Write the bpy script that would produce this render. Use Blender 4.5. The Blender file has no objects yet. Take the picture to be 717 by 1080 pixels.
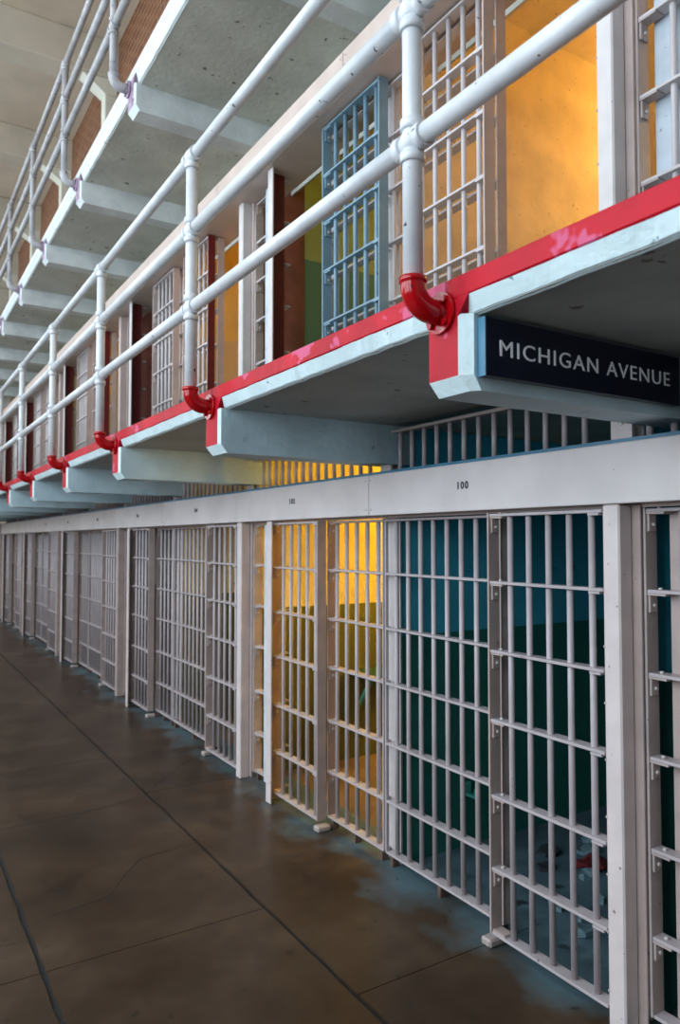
import bpy, bmesh, math, random
from mathutils import Vector, Matrix, noise

random.seed(7)
sc = bpy.context.scene
col = sc.collection

# ------------------------------------------------------------------ camera
CAM_H = 1.70
YAW = math.radians(31.92)      # to the right of the cell-block direction (+Y)
PITCH = math.radians(2.177)
cd = bpy.data.cameras.new('camera')
cd.sensor_fit = 'VERTICAL'; cd.sensor_height = 36.0; cd.sensor_width = 24.0
cd.lens = 776.4 / 1080 * 36.0
cd.clip_start = 0.05; cd.clip_end = 200
cd.dof.use_dof = True; cd.dof.focus_distance = 2.7; cd.dof.aperture_fstop = 3.5
cam = bpy.data.objects.new('camera', cd); col.objects.link(cam)
cam.location = (0, 0, CAM_H)
cam.rotation_euler = (math.pi / 2 + PITCH, 0, -YAW)
sc.camera = cam

# ------------------------------------------------------------------ world, daylight, exposure
w = bpy.data.worlds.new('world'); sc.world = w; w.use_nodes = True
bg = w.node_tree.nodes['Background']
bg.inputs[0].default_value = (0.62, 0.74, 0.90, 1); bg.inputs[1].default_value = 0.6
sc.view_settings.view_transform = 'Standard'
sc.view_settings.look = 'None'
sc.view_settings.gamma = 1.0
sc.view_settings.use_curve_mapping = False
sc.view_settings.exposure = 0.0
sc.cycles.use_denoising = True
sc.cycles.max_bounces = 8
sc.cycles.diffuse_bounces = 4

OUT_X = -4.6                    # outer wall of the aisle, with tall windows invented as daylight source (left of the frame)
WIN = [(-1.85 + 2.85 * i, 1.9, 1.5 if i < 3 else 3.6) for i in range(8)]      # window start Y, width, sill height (raised far off to dim the lower tier)
WIN_Z1 = 6.8
DAY_W = 50.0                    # watts per square metre of window
for (y0, wd, WIN_Z0) in WIN:            # area lamps for the daylight through the invented windows
    ld = bpy.data.lights.new('window_daylight', 'AREA')  # the first one is added to light the sign and camera-facing sides
    ld.shape = 'RECTANGLE'; ld.size = wd; ld.size_y = WIN_Z1 - WIN_Z0
    ld.energy = DAY_W / 2 * wd * (WIN_Z1 - WIN_Z0); ld.color = (0.76, 0.89, 1.0)
    lo = bpy.data.objects.new('window_daylight', ld); col.objects.link(lo)
    lo.location = (OUT_X - 0.25, y0 + wd / 2, (WIN_Z0 + WIN_Z1) / 2)
    lo.rotation_euler = (math.radians(90), 0, math.radians(-90))
SKY_L = (-3.6, -1.6)            # unseen roof skylight over the aisle, added as a daylight source
for y0 in (2.5, 8.5, 14.5):
    ld = bpy.data.lights.new('skylight_daylight', 'AREA')
    ld.shape = 'RECTANGLE'; ld.size = 2.0; ld.size_y = 4.2
    ld.energy = 150.0; ld.color = (0.92, 0.96, 1.0)
    lo = bpy.data.objects.new('skylight_daylight', ld); col.objects.link(lo)
    lo.location = ((SKY_L[0] + SKY_L[1]) / 2, y0 + 2.1, 8.05)

# ------------------------------------------------------------------ materials
def nodes(m):
    nt = m.node_tree
    return nt, nt.nodes, nt.links
def mat(name, color, rough=0.5, var=0.12, scale=6.0, chips=None, chip_amt=0.0, chip_scale=30.0,
        bump=0.0, bump_scale=40.0, metallic=0.0, spec=0.5, color2=None):
    m = bpy.data.materials.new(name); m.use_nodes = True
    nt, N, L = nodes(m)
    b = N['Principled BSDF']
    b.inputs['Roughness'].default_value = rough
    b.inputs['Metallic'].default_value = metallic
    b.inputs['Specular IOR Level'].default_value = spec
    tc = N.new('ShaderNodeNewGeometry')
    n1 = N.new('ShaderNodeTexNoise'); n1.inputs['Scale'].default_value = scale
    n1.inputs['Detail'].default_value = 5
    L.new(tc.outputs['Position'], n1.inputs['Vector'])
    mx = N.new('ShaderNodeMix'); mx.data_type = 'RGBA'
    c2 = color2 or tuple(c * (1 - var * 1.6) for c in color)
    c1 = tuple(min(1, c * (1 + var * 0.6)) for c in color)
    mx.inputs[6].default_value = (*c2, 1); mx.inputs[7].default_value = (*c1, 1)
    rp = N.new('ShaderNodeMapRange')
    rp.inputs[1].default_value = 0.32; rp.inputs[2].default_value = 0.68
    L.new(n1.outputs['Fac'], rp.inputs[0]); L.new(rp.outputs[0], mx.inputs[0])
    out = mx.outputs[2]
    if chips is not None:
        n2 = N.new('ShaderNodeTexNoise'); n2.inputs['Scale'].default_value = chip_scale
        n2.inputs['Detail'].default_value = 3; n2.inputs['Roughness'].default_value = 0.6
        L.new(tc.outputs['Position'], n2.inputs['Vector'])
        r2 = N.new('ShaderNodeMapRange')
        r2.inputs[1].default_value = 0.74 - chip_amt; r2.inputs[2].default_value = 0.77 - chip_amt
        L.new(n2.outputs['Fac'], r2.inputs[0])
        m2 = N.new('ShaderNodeMix'); m2.data_type = 'RGBA'
        m2.inputs[7].default_value = (*chips, 1)
        L.new(out, m2.inputs[6]); L.new(r2.outputs[0], m2.inputs[0])
        out = m2.outputs[2]
    L.new(out, b.inputs['Base Color'])
    if bump:
        n3 = N.new('ShaderNodeTexNoise'); n3.inputs['Scale'].default_value = bump_scale
        n3.inputs['Detail'].default_value = 6
        L.new(tc.outputs['Position'], n3.inputs['Vector'])
        bp = N.new('ShaderNodeBump'); bp.inputs['Strength'].default_value = bump
        bp.inputs['Distance'].default_value = 0.01
        L.new(n3.outputs['Fac'], bp.inputs['Height']); L.new(bp.outputs[0], b.inputs['Normal'])
    return m

def two_tone(name, upper, lower, split, base=0.0, rough=0.6):
    """wall paint with a dado: lower colour below split, upper colour above (real paint line)."""
    m = mat(name, upper, rough, 0.10, 3.0, chips=tuple(c * 0.45 for c in upper), chip_amt=0.05, chip_scale=9, bump=0.25, bump_scale=25)
    nt, N, L = nodes(m)
    b = N['Principled BSDF']
    src = b.inputs['Base Color'].links[0].from_socket
    g = N.new('ShaderNodeNewGeometry'); s = N.new('ShaderNodeSeparateXYZ')
    L.new(g.outputs['Position'], s.inputs[0])
    c = N.new('ShaderNodeMath'); c.operation = 'GREATER_THAN'; c.inputs[1].default_value = base + split
    L.new(s.outputs['Z'], c.inputs[0])
    mx = N.new('ShaderNodeMix'); mx.data_type = 'RGBA'
    mx.inputs[6].default_value = (*lower, 1)
    L.new(src, mx.inputs[7]); L.new(c.outputs[0], mx.inputs[0])
    L.new(mx.outputs[2], b.inputs['Base Color'])
    return m

M = {}
STEEL = (0.52, 0.42, 0.39)
M['steel'] = mat('painted_steel', STEEL, 0.42, 0.07, 9, chips=(0.10, 0.07, 0.06), chip_amt=0.03, chip_scale=38, bump=0.08, bump_scale=60)
M['bar'] = mat('painted_bar', (0.58, 0.54, 0.55), 0.38, 0.06, 9, chips=(0.07, 0.05, 0.05), chip_amt=0.035, chip_scale=42)
M['header'] = mat('header_paint', (0.68, 0.62, 0.61), 0.42, 0.06, 4, chips=(0.25, 0.2, 0.18), chip_amt=0.0, chip_scale=30)
M['header2'] = mat('upper_header_paint', (0.62, 0.50, 0.44), 0.45, 0.08, 4)
M['bar_low'] = mat('mauve_grey_bar_paint', (0.46, 0.405, 0.415), 0.40, 0.07, 9, chips=(0.07, 0.05, 0.05), chip_amt=0.035, chip_scale=42)  # lower-tier copy of the bar paint, darkened for the weaker light there
M['steel_low'] = mat('mauve_grey_steel_paint', (0.44, 0.345, 0.32), 0.42, 0.08, 9, chips=(0.10, 0.07, 0.06), chip_amt=0.03, chip_scale=38)  # steel paint again, darkened for the dim lower tier
M['white_low'] = mat('pale_mauve_post_paint', (0.66, 0.575, 0.56), 0.42, 0.06, 9, chips=(0.2, 0.14, 0.12), chip_amt=0.04, chip_scale=34)  # lower-tier copy of the white, toned down for the weaker light
M['tan'] = mat('tan_steel', (0.42, 0.35, 0.33), 0.45, 0.10, 9, chips=(0.12, 0.08, 0.06), chip_amt=0.04, chip_scale=36)
M['dark_steel'] = mat('dark_track', (0.05, 0.035, 0.03), 0.5, 0.2, 9)
M['white'] = mat('white_steel', (0.68, 0.64, 0.63), 0.42, 0.05, 9, chips=(0.2, 0.14, 0.12), chip_amt=0.03, chip_scale=34)
M['jamb_panel'] = mat('pale_blue_panel', (0.55, 0.63, 0.70), 0.45, 0.12, 7, chips=(0.25, 0.25, 0.28), chip_amt=0.06, chip_scale=20)
M['maroon'] = mat('maroon_steel', (0.14, 0.010, 0.012), 0.45, 0.15, 9)
M['blue_steel'] = mat('blue_grey_steel', (0.20, 0.33, 0.42), 0.45, 0.10, 9, chips=(0.05, 0.06, 0.07), chip_amt=0.05, chip_scale=38)
M['bolt'] = mat('bolt', (0.62, 0.58, 0.55), 0.4, 0.1, 20)
M['pipe'] = mat('pipe_paint', (0.72, 0.75, 0.78), 0.35, 0.08, 10, chips=(0.07, 0.07, 0.08), chip_amt=0.05, chip_scale=30, bump=0.12, bump_scale=35)
M['pipe3'] = mat('upper_pipe_paint', (0.50, 0.50, 0.52), 0.4, 0.14, 8, chips=(0.18, 0.12, 0.11), chip_amt=0.09, chip_scale=22)
M['red'] = mat('red_paint', (0.50, 0.0035, 0.018), 0.5, 0.16, 5, chips=(0.58, 0.09, 0.19), chip_amt=0.135, chip_scale=6, bump=0.18, bump_scale=30, spec=0.22)
M['red_gloss'] = mat('red_gloss_paint', (0.42, 0.002, 0.006), 0.14, 0.10, 9, chips=(0.10, 0.004, 0.02), chip_amt=0.05, chip_scale=26, bump=0.1, bump_scale=30)
M['lip'] = mat('pale_cyan_paint', (0.74, 0.90, 0.93), 0.5, 0.05, 8, chips=(0.22, 0.33, 0.36), chip_amt=0.04, chip_scale=28, bump=0.35, bump_scale=40)
M['bracket'] = mat('pale_blue_concrete', (0.50, 0.66, 0.72), 0.55, 0.10, 5, chips=(0.30, 0.42, 0.46), chip_amt=0.05, chip_scale=16, bump=0.3, bump_scale=30)
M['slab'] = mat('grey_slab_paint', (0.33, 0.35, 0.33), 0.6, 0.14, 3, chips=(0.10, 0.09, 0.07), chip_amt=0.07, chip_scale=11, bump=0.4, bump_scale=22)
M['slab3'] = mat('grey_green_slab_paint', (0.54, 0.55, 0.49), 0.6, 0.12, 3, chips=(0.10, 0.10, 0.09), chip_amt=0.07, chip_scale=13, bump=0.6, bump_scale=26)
M['bracket3'] = mat('white_bracket_paint', (0.66, 0.71, 0.72), 0.55, 0.12, 4, chips=(0.5, 0.53, 0.52), chip_amt=0.05, chip_scale=17, bump=0.3, bump_scale=30)
M['lip3'] = mat('white_lip_paint', (0.76, 0.86, 0.88), 0.5, 0.06, 8, chips=(0.28, 0.16, 0.30), chip_amt=0.08, chip_scale=16, bump=0.3, bump_scale=40)
M['mauve'] = mat('worn_mauve_paint', (0.42, 0.30, 0.42), 0.6, 0.3, 14, chips=(0.08, 0.04, 0.06), chip_amt=0.16, chip_scale=24)
M['sign'] = mat('sign_navy', (0.004, 0.007, 0.022), 0.30, 0.1, 8)
M['sign_edge'] = mat('sign_edge_blue', (0.05, 0.19, 0.30), 0.4, 0.1, 8)
M['letter'] = mat('sign_letter_white', (0.94, 0.96, 0.98), 0.4, 0.01, 8)
M['numeral'] = mat('numeral_ink', (0.02, 0.03, 0.06), 0.5, 0.1, 8)
M['ceiling'] = mat('ceiling_cream', (0.68, 0.60, 0.48), 0.8, 0.08, 2)
M['beam'] = mat('beam_cream', (0.60, 0.55, 0.45), 0.8, 0.08, 2)
M['pier'] = mat('pier_cream', (0.72, 0.72, 0.62), 0.7, 0.06, 3)
M['shell'] = mat('shell_wall', (0.62, 0.50, 0.38), 0.8, 0.08, 2)
M['green_table'] = mat('green_table', (0.012, 0.085, 0.06), 0.5, 0.15, 8)
M['teal_metal'] = mat('teal_metal', (0.06, 0.34, 0.28), 0.45, 0.15, 10)
M['rust_foot'] = mat('rusty_foot', (0.14, 0.085, 0.065), 0.7, 0.3, 30)
M['gap'] = mat('joint_filler', (0.012, 0.014, 0.018), 0.6, 0.3, 30)
M['cloth_red'] = mat('red_cloth', (0.13, 0.006, 0.01), 0.9, 0.2, 20)

def floor_mat():
    m = bpy.data.materials.new('polished_brown_concrete'); m.use_nodes = True
    nt, N, L = nodes(m); b = N['Principled BSDF']
    g = N.new('ShaderNodeNewGeometry')
    n1 = N.new('ShaderNodeTexNoise'); n1.inputs['Scale'].default_value = 1.7; n1.inputs['Detail'].default_value = 7
    n1.inputs['Roughness'].default_value = 0.62
    L.new(g.outputs['Position'], n1.inputs['Vector'])
    cr = N.new('ShaderNodeValToRGB')
    e = cr.color_ramp.elements
    e[0].position = 0.30; e[0].color = (0.026, 0.014, 0.007, 1)
    e[1].position = 0.72; e[1].color = (0.085, 0.056, 0.034, 1)
    k = e.new(0.52); k.color = (0.048, 0.029, 0.016, 1)
    L.new(n1.outputs['Fac'], cr.inputs[0])
    # cool light along the foot of the bars, painted as a ragged bluish band
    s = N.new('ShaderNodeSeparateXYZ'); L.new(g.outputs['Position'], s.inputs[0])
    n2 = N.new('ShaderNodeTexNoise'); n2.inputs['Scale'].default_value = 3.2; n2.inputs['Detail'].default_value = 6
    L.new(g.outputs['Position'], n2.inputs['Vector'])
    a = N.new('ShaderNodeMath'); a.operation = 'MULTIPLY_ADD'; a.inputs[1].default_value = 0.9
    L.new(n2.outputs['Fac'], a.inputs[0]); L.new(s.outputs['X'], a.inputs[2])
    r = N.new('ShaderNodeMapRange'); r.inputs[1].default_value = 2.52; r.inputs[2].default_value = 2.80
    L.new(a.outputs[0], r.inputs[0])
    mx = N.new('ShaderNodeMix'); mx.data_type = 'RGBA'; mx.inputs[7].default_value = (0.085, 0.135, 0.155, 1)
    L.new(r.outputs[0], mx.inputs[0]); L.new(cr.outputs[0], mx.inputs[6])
    # dark round drips
    v = N.new('ShaderNodeTexNoise'); v.inputs['Scale'].default_value = 14; v.inputs['Detail'].default_value = 1
    L.new(g.outputs['Position'], v.inputs['Vector'])
    vr = N.new('ShaderNodeMapRange'); vr.inputs[1].default_value = 0.70; vr.inputs[2].default_value = 0.74
    vr.inputs[4].default_value = 0.6
    L.new(v.outputs['Fac'], vr.inputs[0])
    m3 = N.new('ShaderNodeMix'); m3.data_type = 'RGBA'; m3.inputs[7].default_value = (0.02, 0.014, 0.012, 1)
    L.new(vr.outputs[0], m3.inputs[0]); L.new(mx.outputs[2], m3.inputs[6])
    L.new(m3.outputs[2], b.inputs['Base Color'])
    rr = N.new('ShaderNodeMapRange'); rr.inputs[3].default_value = 0.22; rr.inputs[4].default_value = 0.46
    L.new(n1.outputs['Fac'], rr.inputs[0]); L.new(rr.outputs[0], b.inputs['Roughness'])
    b.inputs['Specular IOR Level'].default_value = 0.35
    n3 = N.new('ShaderNodeTexNoise'); n3.inputs['Scale'].default_value = 9; n3.inputs['Detail'].default_value = 8
    L.new(g.outputs['Position'], n3.inputs['Vector'])
    bp = N.new('ShaderNodeBump'); bp.inputs['Strength'].default_value = 0.12; bp.inputs['Distance'].default_value = 0.01
    L.new(n3.outputs['Fac'], bp.inputs['Height']); L.new(bp.outputs[0], b.inputs['Normal'])
    return m
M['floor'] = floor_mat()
M['cell_floor'] = mat('cell_floor_concrete', (0.09, 0.15, 0.18), 0.5, 0.25, 3, chips=(0.03, 0.04, 0.05), chip_amt=0.1, chip_scale=6)
M['cell_floor_warm'] = mat('cell_floor_brown', (0.20, 0.13, 0.08), 0.5, 0.25, 3)

def brick_mat():
    m = bpy.data.materials.new('brown_brick'); m.use_nodes = True
    nt, N, L = nodes(m); b = N['Principled BSDF']; b.inputs['Roughness'].default_value = 0.75
    g = N.new('ShaderNodeNewGeometry'); s = N.new('ShaderNodeSeparateXYZ'); c = N.new('ShaderNodeCombineXYZ')
    L.new(g.outputs['Position'], s.inputs[0]); L.new(s.outputs['Y'], c.inputs[0]); L.new(s.outputs['Z'], c.inputs[1])
    t = N.new('ShaderNodeTexBrick'); t.inputs['Scale'].default_value = 1.0
    t.inputs['Brick Width'].default_value = 0.23; t.inputs['Row Height'].default_value = 0.078
    t.inputs['Mortar Size'].default_value = 0.009
    t.inputs['Color1'].default_value = (0.19, 0.075, 0.032, 1); t.inputs['Color2'].default_value = (0.13, 0.046, 0.020, 1)
    t.inputs['Mortar'].default_value = (0.33, 0.17, 0.09, 1)
    L.new(c.outputs[0], t.inputs['Vector']); L.new(t.outputs['Color'], b.inputs['Base Color'])
    bp = N.new('ShaderNodeBump'); bp.inputs['Strength'].default_value = 0.5; bp.inputs['Distance'].default_value = 0.01
    bp.invert = True
    L.new(t.outputs['Fac'], bp.inputs['Height']); L.new(bp.outputs[0], b.inputs['Normal'])
    return m
M['brick'] = brick_mat()
def emit(name, color, s):
    m = bpy.data.materials.new(name); m.use_nodes = True
    nt, N, L = nodes(m); b = N['Principled BSDF']
    b.inputs['Base Color'].default_value = (*color, 1)
    b.inputs['Emission Color'].default_value = (*color, 1); b.inputs['Emission Strength'].default_value = s
    return m
M['bulb'] = emit('warm_bulb', (1.0, 0.66, 0.2), 6.0)
M['glass'] = bpy.data.materials.new('window_glass'); M['glass'].use_nodes = True
_b = M['glass'].node_tree.nodes['Principled BSDF']
_b.inputs['Transmission Weight'].default_value = 1.0; _b.inputs['Roughness'].default_value = 0.0
_b.inputs['Alpha'].default_value = 0.25

# ------------------------------------------------------------------ mesh helpers
CACHE = {}
def base(loc): return Vector(loc)
def root(name, loc, label=None, cat=None, group=None, kind=None):
    o = bpy.data.objects.new(name, None); col.objects.link(o)
    o.location = loc; o.empty_display_size = 0.1
    tag(o, label, cat, group, kind)
    return o
def tag(o, label=None, cat=None, group=None, kind=None):
    if label: o['label'] = label
    if cat: o['category'] = cat
    if group: o['group'] = group
    if kind: o['kind'] = kind
    return o
def world_loc(o):
    v = Vector(o.location)
    p = o.parent
    while p: v = v + Vector(p.location); p = p.parent
    return v
def place(name, me, loc, parent=None):
    o = bpy.data.objects.new(name, me); col.objects.link(o)
    l = Vector(loc)
    if parent:
        o.parent = parent; l = l - world_loc(parent)
    o.location = l
    return o
def box_mesh(dx, dy, dz, m, bev=0.0):
    key = ('b', round(dx, 4), round(dy, 4), round(dz, 4), m, round(bev, 4))
    if key in CACHE: return CACHE[key]
    bm = bmesh.new(); bmesh.ops.create_cube(bm, size=1.0)
    bmesh.ops.scale(bm, vec=(dx, dy, dz), verts=bm.verts)
    if bev:
        bmesh.ops.bevel(bm, geom=bm.edges[:], offset=bev, segments=1, affect='EDGES', clamp_overlap=True)
    me = bpy.data.meshes.new('box'); bm.to_mesh(me); bm.free()
    me.materials.append(M[m]); CACHE[key] = me
    return me
def box(name, x, y, z, m, parent=None, bev=0.0):
    """x, y, z are (min, max) pairs in world metres; origin at the box's centre"""
    me = box_mesh(x[1] - x[0], y[1] - y[0], z[1] - z[0], m, bev)
    return place(name, me, ((x[0] + x[1]) / 2, (y[0] + y[1]) / 2, (z[0] + z[1]) / 2), parent)
def cyl_mesh(r, ln, axis, m, seg=12):
    key = ('c', round(r, 4), round(ln, 4), axis, m, seg)
    if key in CACHE: return CACHE[key]
    bm = bmesh.new()
    bmesh.ops.create_cone(bm, cap_ends=True, segments=seg, radius1=r, radius2=r, depth=ln)
    if axis == 'X': bmesh.ops.rotate(bm, cent=(0, 0, 0), matrix=Matrix.Rotation(math.pi / 2, 3, 'Y'), verts=bm.verts)
    if axis == 'Y': bmesh.ops.rotate(bm, cent=(0, 0, 0), matrix=Matrix.Rotation(math.pi / 2, 3, 'X'), verts=bm.verts)
    me = bpy.data.meshes.new('rod'); bm.to_mesh(me); bm.free()
    for p in me.polygons: p.use_smooth = len(p.vertices) == 4
    me.materials.append(M[m]); CACHE[key] = me
    return me
def rod(name, c, r, ln, axis, m, parent=None, seg=12):
    return place(name, cyl_mesh(r, ln, axis, m, seg), c, parent)
def prism(name, prof, y0, y1, m, parent=None, plane='XZ', mats=None):
    """extrude a closed profile [(a,b)...] (XZ) along Y"""
    n = len(prof)
    cy = (y0 + y1) / 2; cx = sum(p[0] for p in prof) / n; cz = sum(p[1] for p in prof) / n
    vs = [(p[0] - cx, y0 - cy, p[1] - cz) for p in prof] + [(p[0] - cx, y1 - cy, p[1] - cz) for p in prof]
    fs = [[i, (i + 1) % n, n + (i + 1) % n, n + i] for i in range(n)] + [list(range(n))[::-1], list(range(n, 2 * n))]
    me = bpy.data.meshes.new(name); me.from_pydata(vs, [], fs)
    me.materials.append(M[m])
    bm = bmesh.new(); bm.from_mesh(me); bmesh.ops.recalc_face_normals(bm, faces=bm.faces); bm.to_mesh(me); bm.free()
    return place(name, me, (cx, cy, cz), parent)
def mesh_obj(name, bm, m, loc, parent=None, smooth=False):
    me = bpy.data.meshes.new(name); bm.to_mesh(me); bm.free()
    for k in (m if isinstance(m, (list, tuple)) else [m]): me.materials.append(M[k])
    if smooth:
        for p in me.polygons: p.use_smooth = True
    return place(name, me, loc, parent)
def islands(me):
    bm = bmesh.new(); bm.from_mesh(me); bm.verts.ensure_lookup_table()
    seen = set(); out = []
    for v in bm.verts:
        if v.index in seen: continue
        st = [v]; comp = set()
        while st:
            q = st.pop()
            if q.index in comp: continue
            comp.add(q.index)
            st += [e.other_vert(q) for e in q.link_edges]
        seen |= comp; out.append(comp)
    res = []
    for comp in out:
        idx = {k: n for n, k in enumerate(sorted(comp))}
        vs = [tuple(bm.verts[k].co) for k in sorted(comp)]
        fs = [[idx[v.index] for v in f.verts] for f in bm.faces if f.verts[0].index in comp]
        m2 = bpy.data.meshes.new('glyph'); m2.from_pydata(vs, [], fs); m2.materials.append(me.materials[0])
        res.append(m2)
    bm.free()
    return res
def text_mesh(s, size, m, spacing=1.0, off=0.0, ext=0.002):
    cu = bpy.data.curves.new('lettering', 'FONT'); cu.body = s; cu.size = size
    cu.align_x = 'LEFT'; cu.align_y = 'BOTTOM_BASELINE'
    cu.space_character = spacing; cu.extrude = ext; cu.offset = off; cu.resolution_u = 4
    o = bpy.data.objects.new('tmp', cu); col.objects.link(o)
    bpy.context.view_layer.update()
    me = bpy.data.meshes.new_from_object(o.evaluated_get(bpy.context.evaluated_depsgraph_get()))
    bpy.data.objects.remove(o); bpy.data.curves.remove(cu)
    xs = [v.co.x for v in me.vertices]; ys = [v.co.y for v in me.vertices]
    me.materials.clear(); me.materials.append(M[m])
    return me, min(xs), max(xs), min(ys), max(ys)

# ------------------------------------------------------------------ layout constants (metres)
J = [-3.13, -1.51, 0.12, 1.75, 3.23, 4.95, 6.57, 8.19, 9.82, 11.45, 13.08, 14.71, 15.85, 17.30]   # cell divisions
NUM = {3: '100', 4: '102', 5: '104', 6: '106', 7: '108', 8: '110', 9: '112'}                # first index of the cell
T2 = 2.41            # upper gallery floor
T3 = 5.02            # top gallery floor
HX = 2.19            # front of the header boxes
END_Y = 17.37
CBACK = 5.0

ORD = ['nearest', 'second', 'third', 'fourth', 'fifth', 'sixth', 'seventh', 'eighth', 'ninth', 'tenth', 'eleventh', 'twelfth', 'thirteenth']

# ================================================================== STRUCTURE
# ---- aisle floor, cast in strips
fl = root('floor', (0, 0, 0), 'brown polished concrete aisle floor in cast strips with dark seams', None, None, 'structure')
box('joint_bed', (OUT_X, 2.52), (-7, 21), (-0.20, -0.012), 'gap', fl)
XE = [OUT_X, -3.31, -2.35, -1.38, -0.415, 0.575, 1.545, 2.52]
for i in range(len(XE) - 1):
    ycut = [-7, -4.4, -2.0, 0.4, 2.36, 4.95, 7.6, 10.2, 12.9, 15.6, 21] if i == 6 else [-7, -4.4, -2.0, 0.9, 3.13, 5.9, 8.4, 11.0, 13.6, 16.2, 21]
    gx = 0.011
    for k in range(len(ycut) - 1):
        gy = 0.0022
        bm = bmesh.new()
        x0, x1, y0, y1 = XE[i] + gx, XE[i + 1] - gx, ycut[k] + gy, ycut[k + 1] - gy
        if i == 0: x0 = XE[0]
        if i == 6: x1 = 2.52
        # ragged long edges: the seam wanders a few millimetres
        n = max(2, int((y1 - y0) / 0.12))
        top = []
        for q in range(n + 1):
            y = y0 + (y1 - y0) * q / n
            a = 0.010 * noise.noise((x0 * 7, y * 6, 1.3)) if i else 0
            c = 0.010 * noise.noise((x1 * 7, y * 6, 8.1)) if i < 6 else 0
            top.append((bm.verts.new((x0 + a, y, 0)), bm.verts.new((x1 + c, y, 0)),
                        bm.verts.new((x0 + a, y, -0.03)), bm.verts.new((x1 + c, y, -0.03))))
        for q in range(n):
            A, B = top[q], top[q + 1]
            bm.faces.new((A[0], A[1], B[1], B[0])); bm.faces.new((A[2], A[0], B[0], B[2])); bm.faces.new((A[1], A[3], B[3], B[1]))
        bm.faces.new((top[0][0], top[0][2], top[0][3], top[0][1])); bm.faces.new((top[-1][1], top[-1][3], top[-1][2], top[-1][0]))
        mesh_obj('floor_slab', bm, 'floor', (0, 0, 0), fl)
def crack(pts, wdt):
    bm = bmesh.new(); prev = None
    P = []
    for a, b in zip(pts, pts[1:]):
        for t in range(14):
            u = t / 14; P.append((a[0] + (b[0] - a[0]) * u, a[1] + (b[1] - a[1]) * u))
    P.append(pts[-1])
    for i, (x, y) in enumerate(P):
        o = 0.012 * noise.noise((x * 5, y * 5, 3)) + 0.008 * noise.noise((x * 17, y * 17, 9))
        ww = wdt * (0.6 + 0.6 * abs(noise.noise((x * 9, y * 9, 5)))) * min(1, (len(P) - i) / 6, (i + 1) / 6)
        v = (bm.verts.new((x, y + o - ww, 0.0012)), bm.verts.new((x, y + o + ww, 0.0012)))
        if prev: bm.faces.new((prev[0], v[0], v[1], prev[1]))
        prev = v
    mesh_obj('crack', bm, 'gap', (0, 0, 0), fl)
crack([(0.2, 4.62), (0.63, 4.78), (1.1, 4.80), (1.53, 4.88)], 0.0045)
crack([(1.56, 4.95), (1.9, 5.35), (2.2, 5.62)], 0.0045)
crack([(0.60, 3.55), (0.95, 3.62), (1.2, 3.95), (1.5, 4.0)], 0.0045)
crack([(-0.3, 5.02), (0.2, 5.12), (0.55, 5.10)], 0.004)
crack([(0.55, 3.42), (0.15, 3.45), (-0.3, 3.52)], 0.004)

# ---- building shell
wo = root('wall_outer', (OUT_X, 0, 0), 'pale outer wall of the aisle with tall windows', None, None, 'structure')
box('wall_base', (OUT_X - 0.3, OUT_X), (-7, 21), (-0.2, 1.5), 'shell', wo)
box('wall_top', (OUT_X - 0.3, OUT_X), (-7, 21), (WIN_Z1, 7.65), 'shell', wo)
ys = [-7] + [v for (y0, wd, _z) in WIN for v in (y0, y0 + wd)] + [21]
for i in range(0, len(ys), 2):
    if ys[i + 1] > ys[i]: box('wall_pier', (OUT_X - 0.3, OUT_X), (ys[i], ys[i + 1]), (1.5, WIN_Z1), 'shell', wo)
for i, (y0, wd, WIN_Z0) in enumerate(WIN):
    if WIN_Z0 > 1.5: box('wall_sill', (OUT_X - 0.3, OUT_X), (y0, y0 + wd), (1.5, WIN_Z0), 'shell', wo)
    wn = root('window_%d' % (i + 1), (OUT_X - 0.1, y0 + wd / 2, WIN_Z0), 'tall steel window in the outer aisle wall', None, None, 'structure')
    for k in range(3):
        box('mullion', (OUT_X - 0.12, OUT_X - 0.08), (y0 + wd * k / 2 - 0.02 * (k > 0), y0 + wd * k / 2 + 0.02 * (k < 2)), (WIN_Z0, WIN_Z1), 'white', wn)
    for k in range(6):
        zz = WIN_Z0 + 0.02 + (WIN_Z1 - WIN_Z0 - 0.04) * k / 5
        box('glazing_bar', (OUT_X - 0.115, OUT_X - 0.085), (y0, y0 + wd), (zz - 0.015, zz + 0.015), 'white', wn)
box('wall_end', (OUT_X, 6.0), (21.0, 21.2), (-0.2, 7.65), 'shell')['kind'] = 'structure'
box('wall_back', (OUT_X, 6.0), (-7.2, -7.0), (-0.2, 7.65), 'shell')['kind'] = 'structure'
# ceiling with cross beams and an added skylight slot over the aisle
ce = root('ceiling', (0, 7, 7.65), 'cream concrete ceiling with cross beams', None, None, 'structure')
box('ceiling_slab', (SKY_L[1], 6.0), (-7, 21), (7.65, 7.85), 'ceiling', ce)
box('ceiling_slab', (OUT_X, SKY_L[0]), (-7, 21), (7.65, 7.85), 'ceiling', ce)
BEAMY = [-3.85 + 2.52 * i for i in range(10)]
for i, y in enumerate(BEAMY):
    yy = y + 2.48
    box('ceiling_beam', (OUT_X, 6.0), (yy, yy + 0.36), (7.2, 7.65), 'beam', ce, 0.015)

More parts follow.
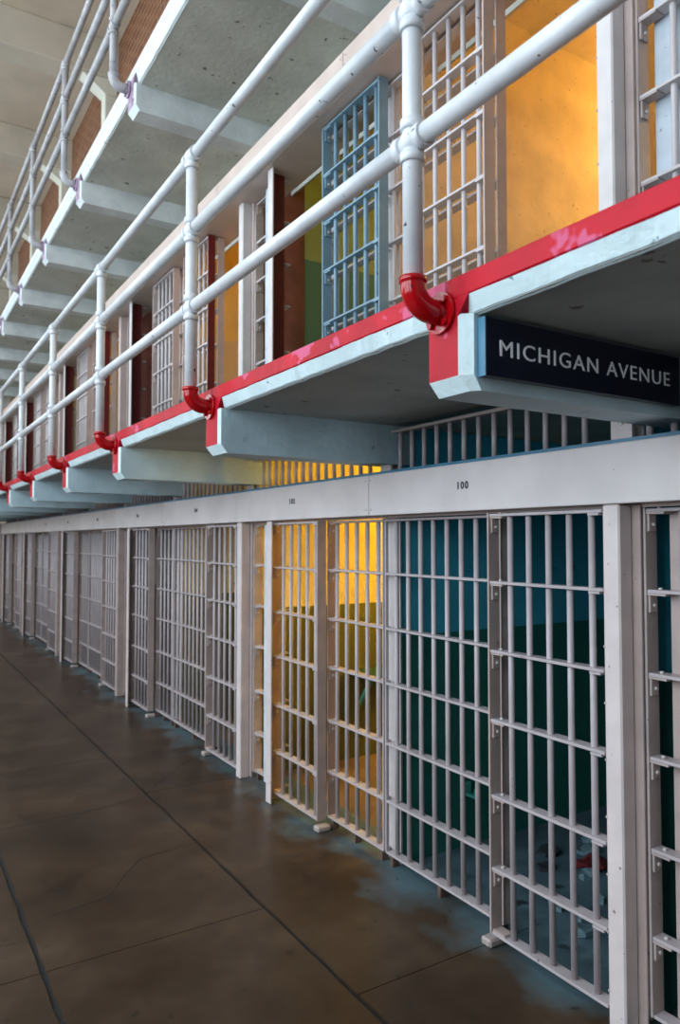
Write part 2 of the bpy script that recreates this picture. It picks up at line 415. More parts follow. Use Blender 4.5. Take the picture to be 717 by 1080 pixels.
# ---- cells: partitions, back, ceilings per tier
paints = {
 'teal': two_tone('teal_two_tone', (0.05, 0.40, 0.54), (0.014, 0.135, 0.11), 1.19),  # bluish cast of the light put into the upper wall colour
 'cream_green': two_tone('cream_over_green', (0.84, 0.70, 0.34), (0.10, 0.105, 0.035), 1.20),  # the lamp's yellow cast is put into the cream and the green
 'cream_brown': two_tone('cream_over_brown', (0.60, 0.50, 0.40), (0.24, 0.17, 0.13), 1.20),
 'cream': mat('ochre_cream_plaster', (0.72, 0.57, 0.37), 0.7, 0.12, 4, chips=(0.34, 0.20, 0.09), chip_amt=0.075, chip_scale=30, bump=0.3, bump_scale=30),
 'green_up': two_tone('yellow_over_green', (0.42, 0.44, 0.14), (0.10, 0.22, 0.15), 1.45, T2),
 'ochre_up': two_tone('ochre_over_tan', (0.62, 0.42, 0.12), (0.50, 0.38, 0.20), 1.2, T2),
 'redbrown': mat('red_brown_plaster', (0.26, 0.075, 0.055), 0.7, 0.22, 5),
}
M.update({'p_' + k: v for k, v in paints.items()})
TIER1 = {0: 'teal', 1: 'teal', 2: 'teal', 3: 'teal', 4: 'cream_green', 5: 'cream_green', 6: 'cream_brown', 7: 'cream_brown', 8: 'cream_brown', 9: 'cream_brown', 10: 'cream_brown', 11: 'cream_brown', 12: 'cream_brown'}
TIER2 = {0: 'cream', 1: 'cream', 2: 'cream', 3: 'cream', 4: 'green_up', 5: 'ochre_up', 6: 'green_up', 7: 'ochre_up', 8: 'ochre_up', 9: 'ochre_up', 10: 'ochre_up', 11: 'ochre_up', 12: 'ochre_up'}
for tier, z0, z1, TP in ((1, 0.0, 2.304, TIER1), (2, T2, 4.69, TIER2)):
    nm = 'lower' if tier == 1 else 'upper'
    for i in range(len(J) - 1):
        a, b = J[i] + 0.065, J[i + 1] - 0.065
        p = 'p_' + TP[i]
        # the far partition carries this cell's paint on the side that faces the camera
        pw = root('wall_partition', (2.36, J[i + 1], z0), None, None, None, 'structure')
        box('partition_face', (2.36, CBACK), (J[i + 1] - 0.065, J[i + 1] - 0.002), (z0, z1), p, pw)
        box('partition_face', (2.36, CBACK), (J[i + 1] + 0.002, J[i + 1] + 0.065), (z0, z1), 'p_' + TP.get(i + 1, TP[i]), pw)
        if tier == 2:
            box('partition_head', (2.616, CBACK), (J[i + 1] - 0.065, J[i + 1] - 0.002), (z1, 4.86), p, pw)
            box('partition_head', (2.616, CBACK), (J[i + 1] + 0.002, J[i + 1] + 0.065), (z1, 4.86), 'p_' + TP.get(i + 1, TP[i]), pw)
        box('partition_end', (2.345, 2.36), (J[i + 1] - 0.07, J[i + 1] + 0.07), (z0, z1), 'white', pw, 0.003)
        if tier == 2 and i in (4, 6):
            box('painted_strip', (2.36, 2.72), (J[i + 1] - 0.069, J[i + 1] - 0.065), (z0, z1), 'p_redbrown', pw)
            box('painted_strip', (2.616, 2.72), (J[i + 1] - 0.069, J[i + 1] - 0.065), (z1, 4.86), 'p_redbrown', pw)
        box('wall_back_cell', (CBACK, CBACK + 0.12), (a - 0.065, b + 0.065), (z0, z1 if tier == 1 else 4.86), p)['kind'] = 'structure'
        if tier == 1:
            box('floor_cell', (2.52, CBACK), (a - 0.065, b + 0.065), (-0.1, 0.0), 'cell_floor' if i < 4 else 'cell_floor_warm')['kind'] = 'structure'
box('wall_partition', (2.36, CBACK), (J[0] - 0.13, J[0] - 0.002), (0, 4.3), 'p_teal')['kind'] = 'structure'
box('wall_block_end', (2.30, CBACK), (J[-1] + 0.066, END_Y + 0.06), (0, 7.19), 'shell')['kind'] = 'structure'
box('ceiling_cells', (2.616, CBACK), (J[0], J[-1]), (4.86, 5.02), 'p_cream')['kind'] = 'structure'
M['brickm'] = M['brick']
tw = root('wall_top_tier', (2.25, 8, T3), 'brown brick wall of the top tier between cream piers', None, None, 'structure')
box('brickwork', (2.30, 2.45), (J[0], END_Y + 0.06), (T3, 7.65), 'brick', tw)
for i, y in enumerate(BEAMY):
    yy = y + 2.48 + 0.06
    if J[0] < yy < END_Y:
        pr = box('pier', (2.16, 2.30), (yy, yy + 0.17), (T3, 7.02), 'pier', tw, 0.01)
        prism('pier_corbel', [(2.30, 7.02), (2.16, 7.02), (1.90, 7.2), (2.30, 7.2)], yy - 0.01, yy + 0.18, 'pier', tw)

# ---- walkways (galleries)
def gallery(name, label, ax, zt, zu, zb, brk, ylo, yhi, mslab, mbr, mlip, mface, mfascia, xin):
    g = root(name, (ax, (ylo + yhi) / 2, zu), label, None, None, 'structure')
    box('slab', (ax + 0.035, xin), (ylo, yhi), (zu, zt), mslab, g)
    hgt = zt - zu
    zr = zu + hgt * 0.42               # bottom of the painted fascia
    # fascia and ragged lip, one stretch between every two brackets
    edges = [ylo] + list(brk) + [yhi]
    for a, b in zip(edges, edges[1:]):
        if b - a < 0.05: continue
        box('fascia', (ax, ax + 0.036), (a + 0.0005, b - 0.0005), (zr, zt), mfascia, g, 0.004)
        n = max(2, int((b - a) / 0.03)); bm = bmesh.new(); pv = None
        for q in range(n + 1):
            y = a + (b - a) * q / n
            d = 0.006 * noise.noise((y * 13, ax * 9, 2)) + 0.005 * noise.noise((y * 41, ax * 9, 6))
            e = 0.004 * noise.noise((y * 11, ax * 9, 12))
            v = [bm.verts.new(c) for c in ((ax + 0.003, y, zr + 0.002 + e), (ax + 0.030 + d, y, zu + 0.004), (ax + 0.046 + d, y, zu - 0.003), (ax + 0.05 + d, y, zu + 0.002))]
            if pv:
                for s in range(3): bm.faces.new((pv[s], pv[s + 1], v[s + 1], v[s]))
            pv = v
        bmesh.ops.recalc_face_normals(bm, faces=bm.faces)
        for f in bm.faces:
            if f.normal.z > 0.3: f.normal_flip()
        mesh_obj('lip', bm, mlip, (0, 0, 0), g)
    for y in brk:
        bm = bmesh.new()
        hw = 0.076; x1 = xin
        # plan outline with a chamfer on the near front corner, swept down with a chamfered toe
        ch = 0.030 if 1.4 < y < 1.7 else 0.013; toe = 0.040
        def ring(z, x0, cy):
            return [bm.verts.new((p[0], p[1], z)) for p in ((x0, y + hw), (x0, y - hw + ch * cy), (x0 + ch * cy, y - hw), (x1, y - hw), (x1, y + hw))]
        r0 = ring(zu + 0.001, ax + 0.001, 1); r1 = ring(zb + toe, ax + 0.001, 1); r2 = ring(zb, ax + 0.036, 0.7)
        for A, B in ((r0, r1), (r1, r2)):
            for s in range(5):
                f = bm.faces.new((A[s], A[(s + 1) % 5], B[(s + 1) % 5], B[s]))
                if s == 0: f.material_index = 1 if A is r0 else 2
                if s == 1: f.material_index = 2
        bm.faces.new(r0); bm.faces.new(r2)
        bmesh.ops.recalc_face_normals(bm, faces=bm.faces)
        br = mesh_obj('bracket', bm, [mbr, mface, mlip], (0, 0, 0), g)
        # painted haunch where fascia and bracket meet
        for sgn in (1, -1):
            bm = bmesh.new()
            yb = y + sgn * hw if sgn > 0 else y - hw + ch
            p = [(ax + 0.0005, yb, zu - 0.005), (ax + 0.0005, yb, zr + 0.004), (ax + 0.0005, yb + sgn * 0.045, zr + 0.004)]
            vs = [bm.verts.new(q) for q in p] + [bm.verts.new((q[0] + 0.035, q[1], q[2])) for q in p]
            bm.faces.new(vs[:3]); bm.faces.new(vs[3:])
            for s in range(3): bm.faces.new((vs[s], vs[(s + 1) % 3], vs[3 + (s + 1) % 3], vs[3 + s]))
            bmesh.ops.recalc_face_normals(bm, faces=bm.faces)
            mesh_obj('haunch', bm, mface, (0, 0, 0), br)
        box('fascia_end', (ax - 0.0002, ax + 0.036), (y - hw + ch, y + hw), (zu, zr + 0.001), mface, br)
    return g
A2, A3 = 1.30, 1.44
BR2 = [-3.38, -1.75, -0.11, 1.537, 3.216, 4.885, 6.475, 8.085, 9.70, 11.32, 12.94, 14.56, 16.18, 17.80]
BR3 = [-3.0, -1.4, 0.2, 1.84, 3.49, 5.11, 6.77, 8.42, 10.07, 11.72, 13.37, 15.02, 16.67, 18.1]
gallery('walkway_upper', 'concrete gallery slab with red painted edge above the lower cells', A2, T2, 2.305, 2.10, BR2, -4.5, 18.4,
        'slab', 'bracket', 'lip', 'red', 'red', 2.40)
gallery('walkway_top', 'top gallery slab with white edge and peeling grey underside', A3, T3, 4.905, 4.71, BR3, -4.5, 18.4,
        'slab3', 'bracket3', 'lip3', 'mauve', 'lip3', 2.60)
box('wall_over_header', (2.60, 2.615), (J[0], END_Y), (4.32, 5.02), 'slab3')['kind'] = 'structure'
box('floor_upper_cells', (2.40, CBACK), (J[0], J[-1]), (2.31, T2), 'slab')['kind'] = 'structure'

# ================================================================== CELL FRONTS
ZB = [0.06, 0.325, 0.625, 0.94, 1.23, 1.52, 1.805]       # cross bars
def clip(parent, x0, y, z, m, n_bolts=2):
    """angle clip on the camera-facing side of a stile, below a cross bar"""
    c = box('clip', (x0 + 0.008, x0 + 0.05), (y - 0.009, y), (z - 0.075, z - 0.006), m, parent, 0.002)
    box('clip_foot', (x0 + 0.004, x0 + 0.05), (y - 0.07, y), (z - 0.014, z - 0.006), m, c)
    if n_bolts:
        rod('bolt', (x0 + 0.03, y - 0.012, z - 0.05), 0.007, 0.008, 'Y', 'bolt', c, 8)
        rod('bolt', (x0 + 0.03, y - 0.035, z + 0.0095), 0.007, 0.008, 'Z', 'bolt', c, 8)
    return c
def grid(rt, x0, y0, y1, z0, bars, m_bar, m_cross, near, zb=ZB, top=None, bottom=0.03):
    """cross bars (flat plates) with round uprights through them, between y0 and y1"""
    xm = x0 + 0.028
    for z in zb:
        box('crossbar', (x0, x0 + 0.055), (y0, y1), (z0 + z - 0.006, z0 + z + 0.006), m_cross, rt, 0.0015 if near else 0)
    zt = top if top is not None else zb[-1]
    seg = 14 if near else 8
    for y in bars:
        rod('bar', (xm, y, z0 + (zt + zb[0]) / 2), 0.0125, zt - zb[0] - 0.012 + 0.012, 'Z', m_bar, rt, seg)
def spaced(a, b, pitch=0.0985):
    n = max(1, round((b - a) / pitch)); st = (b - a) / n
    return [a + st * (k + 0.5) for k in range(n)]

def tname(t): return 'lower tier' if t == 1 else 'upper gallery'
def where(t, i):
    """phrase that singles out a cell from the things around it"""
    k = i - 3
    if t == 1:
        return {-2: 'of the second cell right of the white post', -1: 'right of the white post at the right edge', 0: 'of the dark teal lower cell', 1: 'of the yellow-lit lower cell'}.get(k) or 'of the %s lower cell from the sign' % ORD[k]
    return {-2: 'of the second upper cell right of the sign', -1: 'above the sign at the right edge', 0: 'of the open yellow cell above the sign', 1: 'of the cell with the blue-grey door'}.get(k) or 'of the %s upper cell from the sign' % ORD[k]

DX = 2.20           # door plane
GX = 2.285          # fixed grille plane
def door(t, i, y0, y1, z0, mats, stile_near='steel', label='', near=True, near_stile=True):
    ms, mb, mc = mats
    d = root('cell_door', (DX, (y0 + y1) / 2, z0 + 0.03), label, 'cell door', 'sliding barred cell doors, %s' % tname(t))
    for y, nm in ((y1 - 0.010, ms), (y0, stile_near))[:2 if near_stile else 1]:
        box('stile', (DX - 0.004, DX + 0.058), (y, y + 0.010), (z0 + 0.056, z0 + 1.815), nm, d, 0.0015 if near else 0)
    grid(d, DX, y0 + (0.010 if near_stile else 0), y1 - 0.010, z0, spaced(y0 + 0.015, y1 - 0.055, 0.1), mb, mc, near)
    if near:
        for z in ZB[1:]:
            clip(d, DX, y1 - 0.011, z0 + z, ms)
        box('kick_clip', (DX + 0.004, DX + 0.05), (y1 - 0.08, y1 - 0.011), (z0 + ZB[0] + 0.0065, z0 + ZB[0] + 0.016), ms, d)
        for z in ZB[1:]:
            box('lap_plate', (DX - 0.003, DX + 0.03), (y0 + 0.011, y0 + 0.06), (z0 + z - 0.015, z0 + z - 0.0065), mc, d)
    return d
def unit(t, p):
    """one pair of cells, near division index p"""
    z0 = 0.0 if t == 1 else T2 - 0.055
    N, Mid, F = J[p], J[p + 1], J[p + 2]
    near = N < 5 and F > 0
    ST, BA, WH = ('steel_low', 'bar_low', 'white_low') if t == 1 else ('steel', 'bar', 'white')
    up = t == 2
    # square post at the near division
    L = 'white square steel post %s' % {(1, 3): 'beside the nearest dark cell, from floor to header', (2, 3): 'beside the open yellow cell above the sign'}.get((t, p), 'between cells, %s post counted from the sign on the %s' % (ORD[max(0, (p - 3) // 2)], tname(t)))
    zt = z0 + (1.827 if t == 1 else 1.822)
    po = root('post', (2.235, N - 0.035, z0), L, 'post', 'square posts between cell pairs')
    box('post_body', (2.20, 2.272), (N - 0.072, N), (z0 + (0 if t == 1 else 0.055), zt), WH if near else ST, po, 0.006)
    box('flange', (2.272, 2.282), (N - 0.105, N + 0.01), (z0 + (0.01 if t == 1 else 0.055), zt), ST, po, 0.002)
    if near and p == 3:
        for z in [0.12 + 0.2 * k for k in range(8)]:
            rod('rivet', (2.206, N - 0.004, z0 + z), 0.005, 0.014, 'X', 'tan', po, 6)
    # odd door: next to the near post
    o0, o1 = N + (0.002 if t == 1 else 0.012), N + 0.590
    sh = 0.0 if t == 1 else 0.575
    num = {3: 'number 100', 5: 'number 104', 7: 'number 108'}
    col_m = (ST, BA, BA)
    st = ST
    if up and p >= 5: st = 'maroon'
    if t == 1:
        lab = 'closed barred door %s, against the square post' % where(1, p)
    else:
        lab = 'slid-open barred door %s, left of its open doorway' % where(2, p)
    door(t, p, o0 + sh, o1 + sh, z0, col_m, st, lab, near, t == 2)
    # even door: in front of the fixed grille near the far post
    e0, e1 = F - 1.170, F - 0.575
    sh = 0.0 if t == 1 else -0.645
    m = (ST, BA, BA)
    if up and p == 3: m = ('blue_steel', 'blue_steel', 'blue_steel')
    lab = ('closed barred door %s, beside a white jamb plate' % where(1, p + 1)) if t == 1 else \
          ('blue-grey barred door slid open beside a red-brown cell wall' if p == 3 else 'slid-open white barred door %s' % where(2, p + 1))
    if not (up and p == 11): door(t, p + 1, e0 + sh, e1 + sh, z0, m, m[0], lab, near)
    # jamb plate at the far side of the even doorway
    jp = root('jamb_plate', (2.19, F - 0.56, z0), 'tall white jamb plate %s' % where(t, p + 1), 'jamb', 'white jamb plates')
    box('plate', (2.155, 2.165), (F - 0.645, F - 0.577), (z0 + (0.003 if t == 1 else 0.055), z0 + 1.82), WH, jp, 0.002)
    box('web', (2.165, 2.283), (F - 0.572, F - 0.562), (z0 + (0.004 if t == 1 else 0.056), z0 + 1.82), 'maroon' if up else 'tan', jp)
    # fixed grille across the middle, in two leaves meeting at the partition
    lab = 'fixed barred grille %s, between door and partition' 
    for (a, b, i) in ((N + 0.60, Mid - 0.012, p), (Mid + 0.002, F - 1.135, p + 1)):
        g = root('cell_grille', (GX, (a + b) / 2, z0 + 0.03), lab % where(t, i), 'cell grille', 'fixed cell grilles, %s' % tname(t))
        # behind a slid-open door only the cross bars of the upper grilles show
        grid(g, GX, a + 0.01, b - 0.01, z0, spaced(a + 0.03, b - 0.02) if not (up and i == p) else [b - 0.06, b - 0.16, b - 0.26], BA, BA, near)
        for y, dp, mm in ((a, 0.058 if i == p else 0.02, ST if i == p else BA), (b - 0.01, 0.058 if i == p + 1 else 0.02, ST if i == p + 1 else BA)):
            box('stile', (GX, GX + dp), (y, y + 0.010), (z0 + 0.056, z0 + 1.815), mm, g, 0.0015 if near else 0)
        if near and i == p + 1:
            for z in ZB[1:]: clip(g, GX, b - 0.011, z0 + z, ST)
        if t == 1:
            for y in (a + 0.03, (a + b) / 2, b - 0.05):
                f = box('foot', (GX + 0.005, GX + 0.045), (y - 0.012, y + 0.012), (z0, z0 + 0.054), 'rust_foot', g)
    # recessed grille behind the jamb plate
    a, b = F - 0.555, F - 0.106
    g = root('cell_grille', (GX + 0.02, (a + b) / 2, z0 + 0.03), 'narrow recessed grille %s, behind its jamb plate' % where(t, p + 1), 'cell grille', 'narrow recessed grilles, %s' % tname(t))
    grid(g, GX + 0.005, a + 0.012, b - 0.01, z0, [b - 0.13, b - 0.23, b - 0.33], BA, BA, near)
    box('stile', (GX, GX + 0.065), (b - 0.01, b), (z0 + 0.056, z0 + 1.815), 'tan', g, 0.0015)
    px_, py_ = ((GX + 0.066, F - 0.137) if up else (GX + 0.066, F - 0.165)) if p == 1 else (GX - 0.045, F - 0.37)
    box('pocket_panel', (px_, px_ + 0.010), (F - 0.555, py_), (z0 + 0.06, z0 + 1.80), 'jamb_panel' if up or p > 1 else 'steel_low', g, 0.002)
    if near:
        for z in ZB[1:]: clip(g, GX, b - 0.011, z0 + z, 'tan')
    if t == 1:
        for y in (a + 0.05, b - 0.05): box('foot', (GX + 0.01, GX + 0.045), (y - 0.012, y + 0.012), (z0, z0 + 0.054), 'rust_foot', g)
        # door foot blocks on the floor
        for y, nm in ((N + 0.60, 'x'), (F - 1.18, 'y')):
            fb = box('floor_guide', (2.18, 2.27), (y - 0.03, y + 0.03), (0, 0.034), 'tan', None, 0.008)
            tag(fb, 'small steel floor guide at the door %s' % where(1, p if nm == 'x' else p + 1), 'floor guide', 'door floor guides')
for p in (1, 3, 5, 7, 9, 11):
    unit(1, p); unit(2, p)
# end post of the block
for t, z0 in ((1, 0), (2, T2)):
    po = root('post', (2.235, END_Y, z0), 'grey end post at the far end of the %s' % tname(t), 'post', 'square posts between cell pairs')
    box('post_body', (2.10, 2.28), (END_Y + 0.002, END_Y + 0.12), (z0, z0 + 2.05 - 0.3 * (t - 1)), 'steel', po, 0.006)

# ---- transom grilles between header and gallery slab (lower tier)
for i in range(2, len(J) - 1):
    a, b = J[i] + 0.09, J[i + 1] - 0.075
    g = root('transom_grille', (2.30, (a + b) / 2, 2.045), 'short barred transom %s, over the header' % (where(1, i) if i != 2 else 'behind the sign at the right edge'), 'transom grille', 'transom grilles over the header')
    box('top_rail', (2.275, 2.345), (a, b), (2.262, 2.278), 'tan', g, 0.002)
    if i > 2:
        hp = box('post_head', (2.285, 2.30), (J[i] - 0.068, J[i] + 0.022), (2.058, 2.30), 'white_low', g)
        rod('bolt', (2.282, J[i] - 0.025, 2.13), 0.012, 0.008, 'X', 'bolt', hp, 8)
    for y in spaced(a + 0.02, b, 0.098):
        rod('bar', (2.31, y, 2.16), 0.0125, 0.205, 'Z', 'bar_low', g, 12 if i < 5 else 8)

# ---- header boxes with painted numbers
JH = [1.36 if abs(v - 1.75) < 1e-6 else v for v in J]
def header(t, zlo, zhi, m, label, HX=2.19, deep=0.26):
    h = root('lock_header', (HX, 6.5, zlo), label, 'header')
    J = JH
    for i in range(len(J) - 1):
        a, b = J[i] + 0.003, J[i + 1] - 0.003
        if i == 0: a = J[0]
        pn = box('header_panel', (HX, HX + 0.022), (a, b), (zlo, zhi), m, h, 0.003)
        if -1 < J[i + 1] < 9:
            for z in (zlo + 0.03, zhi - 0.03):
                rod('rivet', (HX - 0.001, b - 0.02, z), 0.004, 0.006, 'X', 'tan', pn, 6)
                rod('rivet', (HX - 0.001, a + 0.02, z), 0.004, 0.006, 'X', 'tan', pn, 6)
    box('top_flange', (HX + 0.01, HX + 0.24), (J[0], END_Y), (zhi + 0.0005, zhi + 0.014), 'sign_edge' if t == 1 else m, h)
    box('soffit', (HX + 0.022, HX + deep), (J[0], END_Y), (zlo + (0.008 if t == 1 else 0.0), zlo + 0.02), 'dark_steel' if t == 1 else m, h)
    box('backing', (HX + 0.022, HX + 0.06), (J[0], END_Y), (zlo + 0.02, zhi), 'dark_steel', h)
    # door hanger track under the header
    if t == 1: box('door_track', (HX + 0.0935, HX + 0.098), (J[0], END_Y), (zlo - 0.012, zlo + 0.008), 'steel' if t == 1 else m, h)
    return h
h1 = header(1, 1.828, 2.042, 'header', 'long pale header box over the lower cells with painted cell numbers')
h2 = header(2, 4.178, 4.292, 'header2', 'long tan header box over the upper gallery cells', 2.03, 0.40)
for i, s in NUM.items():
    me, x0, x1, y0, y1 = text_mesh(s, 0.045, 'numeral', 1.25, ext=0.0008, off=0.0014)
    yc = (J[i] + J[i + 1]) / 2
    for gm in islands(me):
        o = place('numeral', gm, (HX - 0.001, yc + 0.5 * (x1 - x0), 1.928), h1)
        o.rotation_euler = Matrix(((0, 0, -1), (-1, 0, 0), (0, 1, 0))).to_euler()

# ================================================================== SIGN
SY = 1.43
sg = root('street_sign', (1.343, SY + 0.014, 2.133), 'dark navy sign reading MICHIGAN AVENUE on the gallery bracket', 'sign')
box('sign_board', (1.345, 2.19), (SY, SY + 0.024), (2.134, 2.292), 'sign', sg, 0.0015)
box('sign_edge', (1.342, 1.345), (SY, SY + 0.030), (2.134, 2.292), 'sign_edge', sg)
me, x0, x1, y0, y1 = text_mesh('MICHIGAN AVENUE', 0.0625, 'letter', 1.16, ext=0.001)
tx0, tx1 = 1.394, 2.135
for gm in islands(me):
    o = place('letter', gm, (tx0 - x0 * (tx1 - tx0) / (x1 - x0), SY - 0.0008, 2.192), sg)
    o.rotation_euler = (math.pi / 2, 0, 0)
    o.scale = ((tx1 - tx0) / (x1 - x0), 1.0, 1.0)

# ================================================================== RAILINGS
def elbow_mesh(key, m, dx, dz, r):
    if key in CACHE: return CACHE[key]
    bm = bmesh.new(); seg = 14; rings = []
    R = dz
    path = [(Vector((0, 0, 0.02)), Vector((0, 0, -1)), r * 1.10), (Vector((0, 0, 0.005)), Vector((0, 0, -1)), r * 1.10), (Vector((0, 0, 0.004)), Vector((0, 0, -1)), r)]
    for k in range(9):
        a = math.pi / 2 * k / 8
        path.append((Vector((R * (1 - math.cos(a)), 0, -R * math.sin(a))), Vector((math.sin(a), 0, -math.cos(a))), r))
    path.append((Vector((dx, 0, -R)), Vector((1, 0, 0)), r))
    for c, d, rr in path:
        u = Vector((0, 1, 0)); v = d.cross(u)
        rings.append([bm.verts.new(c + (u * math.cos(2 * math.pi * s / seg) + v * math.sin(2 * math.pi * s / seg)) * rr) for s in range(seg)])
    for A, B in zip(rings, rings[1:]):
        for s in range(seg): bm.faces.new((A[s], A[(s + 1) % seg], B[(s + 1) % seg], B[s]))
    bm.faces.new(rings[0]); bm.faces.new(rings[-1])
    bmesh.ops.recalc_face_normals(bm, faces=bm.faces)
    me = bpy.data.meshes.new('elbow'); bm.to_mesh(me); bm.free()
    for p in me.polygons: p.use_smooth = True
    me.materials.append(M[m]); CACHE[key] = me
    return me
def ball_mesh(r, m):
    key = ('s', r, m)
    if key in CACHE: return CACHE[key]
    bm = bmesh.new(); bmesh.ops.create_uvsphere(bm, u_segments=14, v_segments=8, radius=r)
    me = bpy.data.meshes.new('ball'); bm.to_mesh(me); bm.free()
    for p in me.polygons: p.use_smooth = True
    me.materials.append(M[m]); CACHE[key] = me
    return me
def railing(name, label, X, ax, ys, zr, zel, m, melb, ylo, yhi, mfl):
    rl = root(name, (X, 6, zel), label, 'railing')
    r = 0.0275
    ends = [ylo] + list(ys) + [yhi]
    for z in zr:
        for a, b in zip(ends, ends[1:]):
            rod('rail', (X, (a + b) / 2, z), r if z != zr[2] else r * 0.93, b - a, 'Y', m, rl, 20)
    for y in ys:
        rod('upright', (X, y, (zel + zr[2]) / 2), r, zr[2] - zel, 'Z', m, rl, 20)
        for k, z in enumerate(zr):
            ft = place('fitting', ball_mesh(0.0365, m), (X, y, z), rl)
            for s in ((-1,) if k == 2 else (-1, 1)):
                rod('collar', (X, y, z + s * 0.045), 0.034, 0.028, 'Z', m, ft, 20)
            for s in (-1, 1):
                rod('collar', (X, y + s * 0.045, z), 0.034, 0.028, 'Y', m, ft, 20)
        el = place('elbow', elbow_mesh(('elb', melb), melb, ax - X - 0.005, 0.062, 0.0345), (X, y, zel), rl)
        zc = zel - 0.062
        rod('flange', (ax - 0.006, y, zc), 0.058, 0.014, 'X', mfl, el, 20)
        for k in range(4):
            a = math.pi / 4 + math.pi / 2 * k
            rod('bolt', (ax - 0.016, y + 0.043 * math.cos(a), zc + 0.043 * math.sin(a)), 0.010, 0.014, 'X', mfl, el, 6)
    return rl
railing('pipe_railing', 'white pipe railing with red elbows along the upper gallery edge', 1.20, A2,
        [b + 0.018 for b in BR2[1:-1]], (2.775, 3.14, 3.49), 2.385, 'pipe', 'red_gloss', -3.0, 18.3, 'red_gloss')
railing('pipe_railing', 'grey-white pipe railing along the top gallery at upper left', 1.33, A3,
        [b + 0.06 for b in BR3[1:-1]], (5.34, 5.68, 6.0), 4.98, 'pipe3', 'pipe3', -3.0, 18.3, 'mauve')

# ================================================================== CELL FITTINGS
def lamp(t, i, z, energy, color, label):
    y = (J[i] + J[i + 1]) / 2 + 0.1
    l = root('cell_lamp', (CBACK, y, z), label, 'lamp', 'warm lamps on the back walls of cells')
    rod('lamp_base', (CBACK - 0.02, y, z), 0.05, 0.04, 'X', 'white', l)
    place('bulb', ball_mesh(0.045, 'bulb'), (CBACK - 0.085, y, z), l)
    ld = bpy.data.lights.new('lamp_light', 'POINT'); ld.energy = energy; ld.color = color; ld.shadow_soft_size = 0.06
    o = bpy.data.objects.new('lamp_light', ld); col.objects.link(o); o.location = (CBACK - 0.25, y, z)
WARM = (1.0, 0.64, 0.16)
lamp(1, 4, 2.05, 135, (1.0, 0.60, 0.035), 'warm lamp at the back of the lower cell below number 102')
lamp(1, 5, 2.05, 14, (1.0, 0.66, 0.25), 'warm lamp at the back of the third lower cell from the sign')
lamp(1, 7, 2.05, 10, (1.0, 0.66, 0.35), 'warm lamp at the back of the fifth lower cell from the sign')
lamp(2, 2, T2 + 2.0, 45, WARM, 'warm lamp at the back of the upper cell at the right edge')
lamp(2, 3, T2 + 2.0, 42, WARM, 'warm lamp at the back of the open yellow upper cell')
lamp(2, 4, T2 + 2.0, 26, (1.0, 0.72, 0.2), 'warm lamp at the back of the upper cell behind the blue-grey door')
lamp(2, 5, T2 + 2.0, 45, WARM, 'warm lamp at the back of the third upper cell from the sign')
lamp(2, 7, T2 + 2.0, 26, WARM, 'warm lamp at the back of the fifth upper cell from the sign')

# fold-down table in cell 102
YW = J[5] - 0.066
tb = root('fold_down_table', (3.4, YW, 0.66), 'green fold-down table on the wall of the yellow-lit lower cell', 'table')
box('table_top', (3.10, 3.62), (YW - 0.34, YW), (0.655, 0.685), 'green_table', tb, 0.005)
for x in (3.16, 3.54):
    prism('brace', [(x, 0.0), (x + 0.02, 0.0), (x + 0.02, 0.03), (x, 0.03)], 0, 0.36, 'teal_metal', tb)
    o = col.objects[-1]
    o.location = Vector((x + 0.01, YW - 0.15, 0.52)) - Vector(tb.location)
    o.rotation_euler = (math.radians(-52), 0, 0)
# little wall bracket in cell 100
YC = J[4] - 0.066
wb = root('wall_bracket', (2.78, YC, 0.30), 'small teal bracket on the green wall of the dark lower cell', 'bracket')
box('back_plate', (2.76, 2.83), (YC - 0.012, YC), (0.27, 0.35), 'teal_metal', wb, 0.003)
box('arm', (2.775, 2.80), (YC - 0.09, YC - 0.012), (0.285, 0.30), 'teal_metal', wb, 0.003)
box('hook', (2.775, 2.80), (YC - 0.10, YC - 0.088), (0.285, 0.34), 'teal_metal', wb, 0.003)

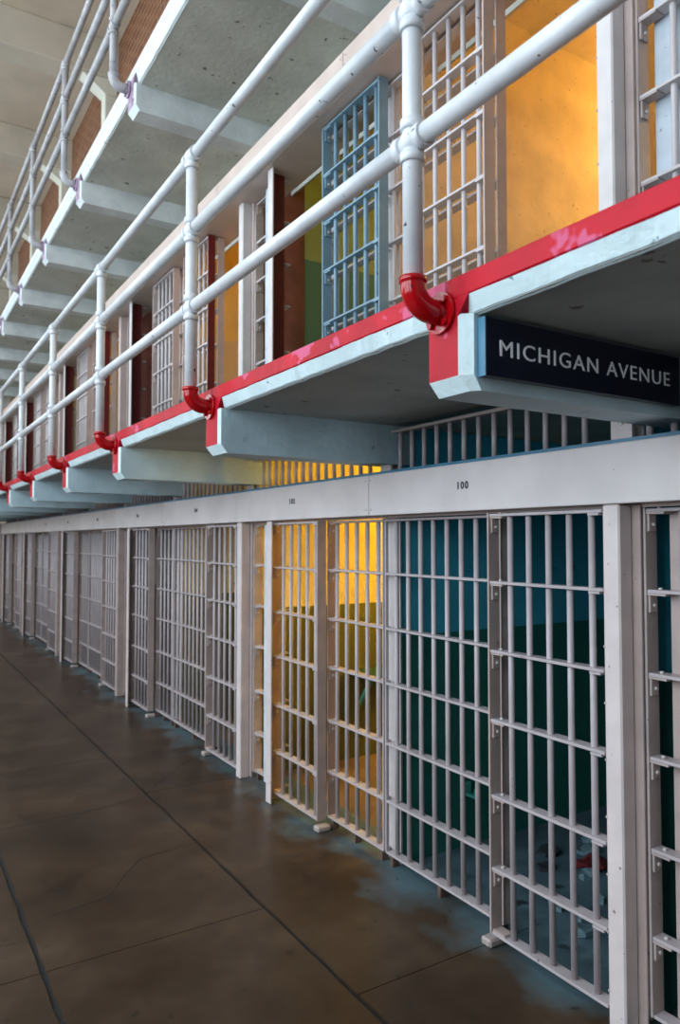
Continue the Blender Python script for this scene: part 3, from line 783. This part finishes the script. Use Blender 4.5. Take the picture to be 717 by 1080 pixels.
# debris on the floor of the dark cell
def crumple(name, m, loc, s, label, cat, group=None, h=0.35):
    bm = bmesh.new(); bmesh.ops.create_icosphere(bm, subdivisions=3, radius=1.0)
    for v in bm.verts:
        n = noise.noise(v.co * 1.9 + Vector(loc) * 3) * 0.55 + noise.noise(v.co * 5 + Vector(loc)) * 0.2
        v.co *= 1 + n
        v.co.z = max(0.0, v.co.z * h + 0.12)
        v.co.x *= s; v.co.y *= s * 0.7; v.co.z *= s
    o = mesh_obj(name, bm, m, loc)
    return tag(o, label, cat, group)
crumple('crumpled_cloth', 'cloth_red', (3.17, 2.62, 0.0), 0.10, 'crumpled dark red cloth on the floor of the dark lower cell', 'cloth')
M['scrap'] = mat('blue_grey_scrap', (0.16, 0.26, 0.30), 0.7, 0.3, 20)
M['scrap_d'] = mat('dark_scrap', (0.03, 0.04, 0.05), 0.7, 0.3, 20)
rg = random.Random(3)
SP = [(2.95, 2.72), (3.05, 2.55), (3.3, 2.75), (3.35, 2.5), (2.72, 2.3), (2.62, 2.2), (2.8, 2.15), (2.9, 2.35), (3.5, 2.65), (3.12, 2.84), (2.68, 2.42), (3.42, 2.85)]
for k, (x, y) in enumerate(SP):
    bm = bmesh.new(); n = rg.randint(5, 7); s = rg.uniform(0.03, 0.075)
    a0 = rg.random() * 6
    top = [bm.verts.new((math.cos(a0 + 6.283 * q / n) * s * rg.uniform(0.6, 1.2), math.sin(a0 + 6.283 * q / n) * s * rg.uniform(0.5, 1), 0.006 + rg.uniform(0, 0.03))) for q in range(n)]
    bot = [bm.verts.new((v.co.x, v.co.y, max(0, v.co.z - 0.02) if q % 2 else 0.0)) for q, v in enumerate(top)]
    bm.faces.new(top); bm.faces.new(bot[::-1])
    for q in range(n): bm.faces.new((top[q], bot[q], bot[(q + 1) % n], top[(q + 1) % n]))
    bmesh.ops.recalc_face_normals(bm, faces=bm.faces)
    o = mesh_obj('debris_scrap', bm, 'scrap' if k % 3 else 'scrap_d', (x, y, 0))
    tag(o, ('blue-grey' if k % 3 else 'blackish') + ' flat scrap lying on the floor of the dark teal cell', 'debris', 'debris scraps in the dark lower cell')
bpy.context.view_layer.update()
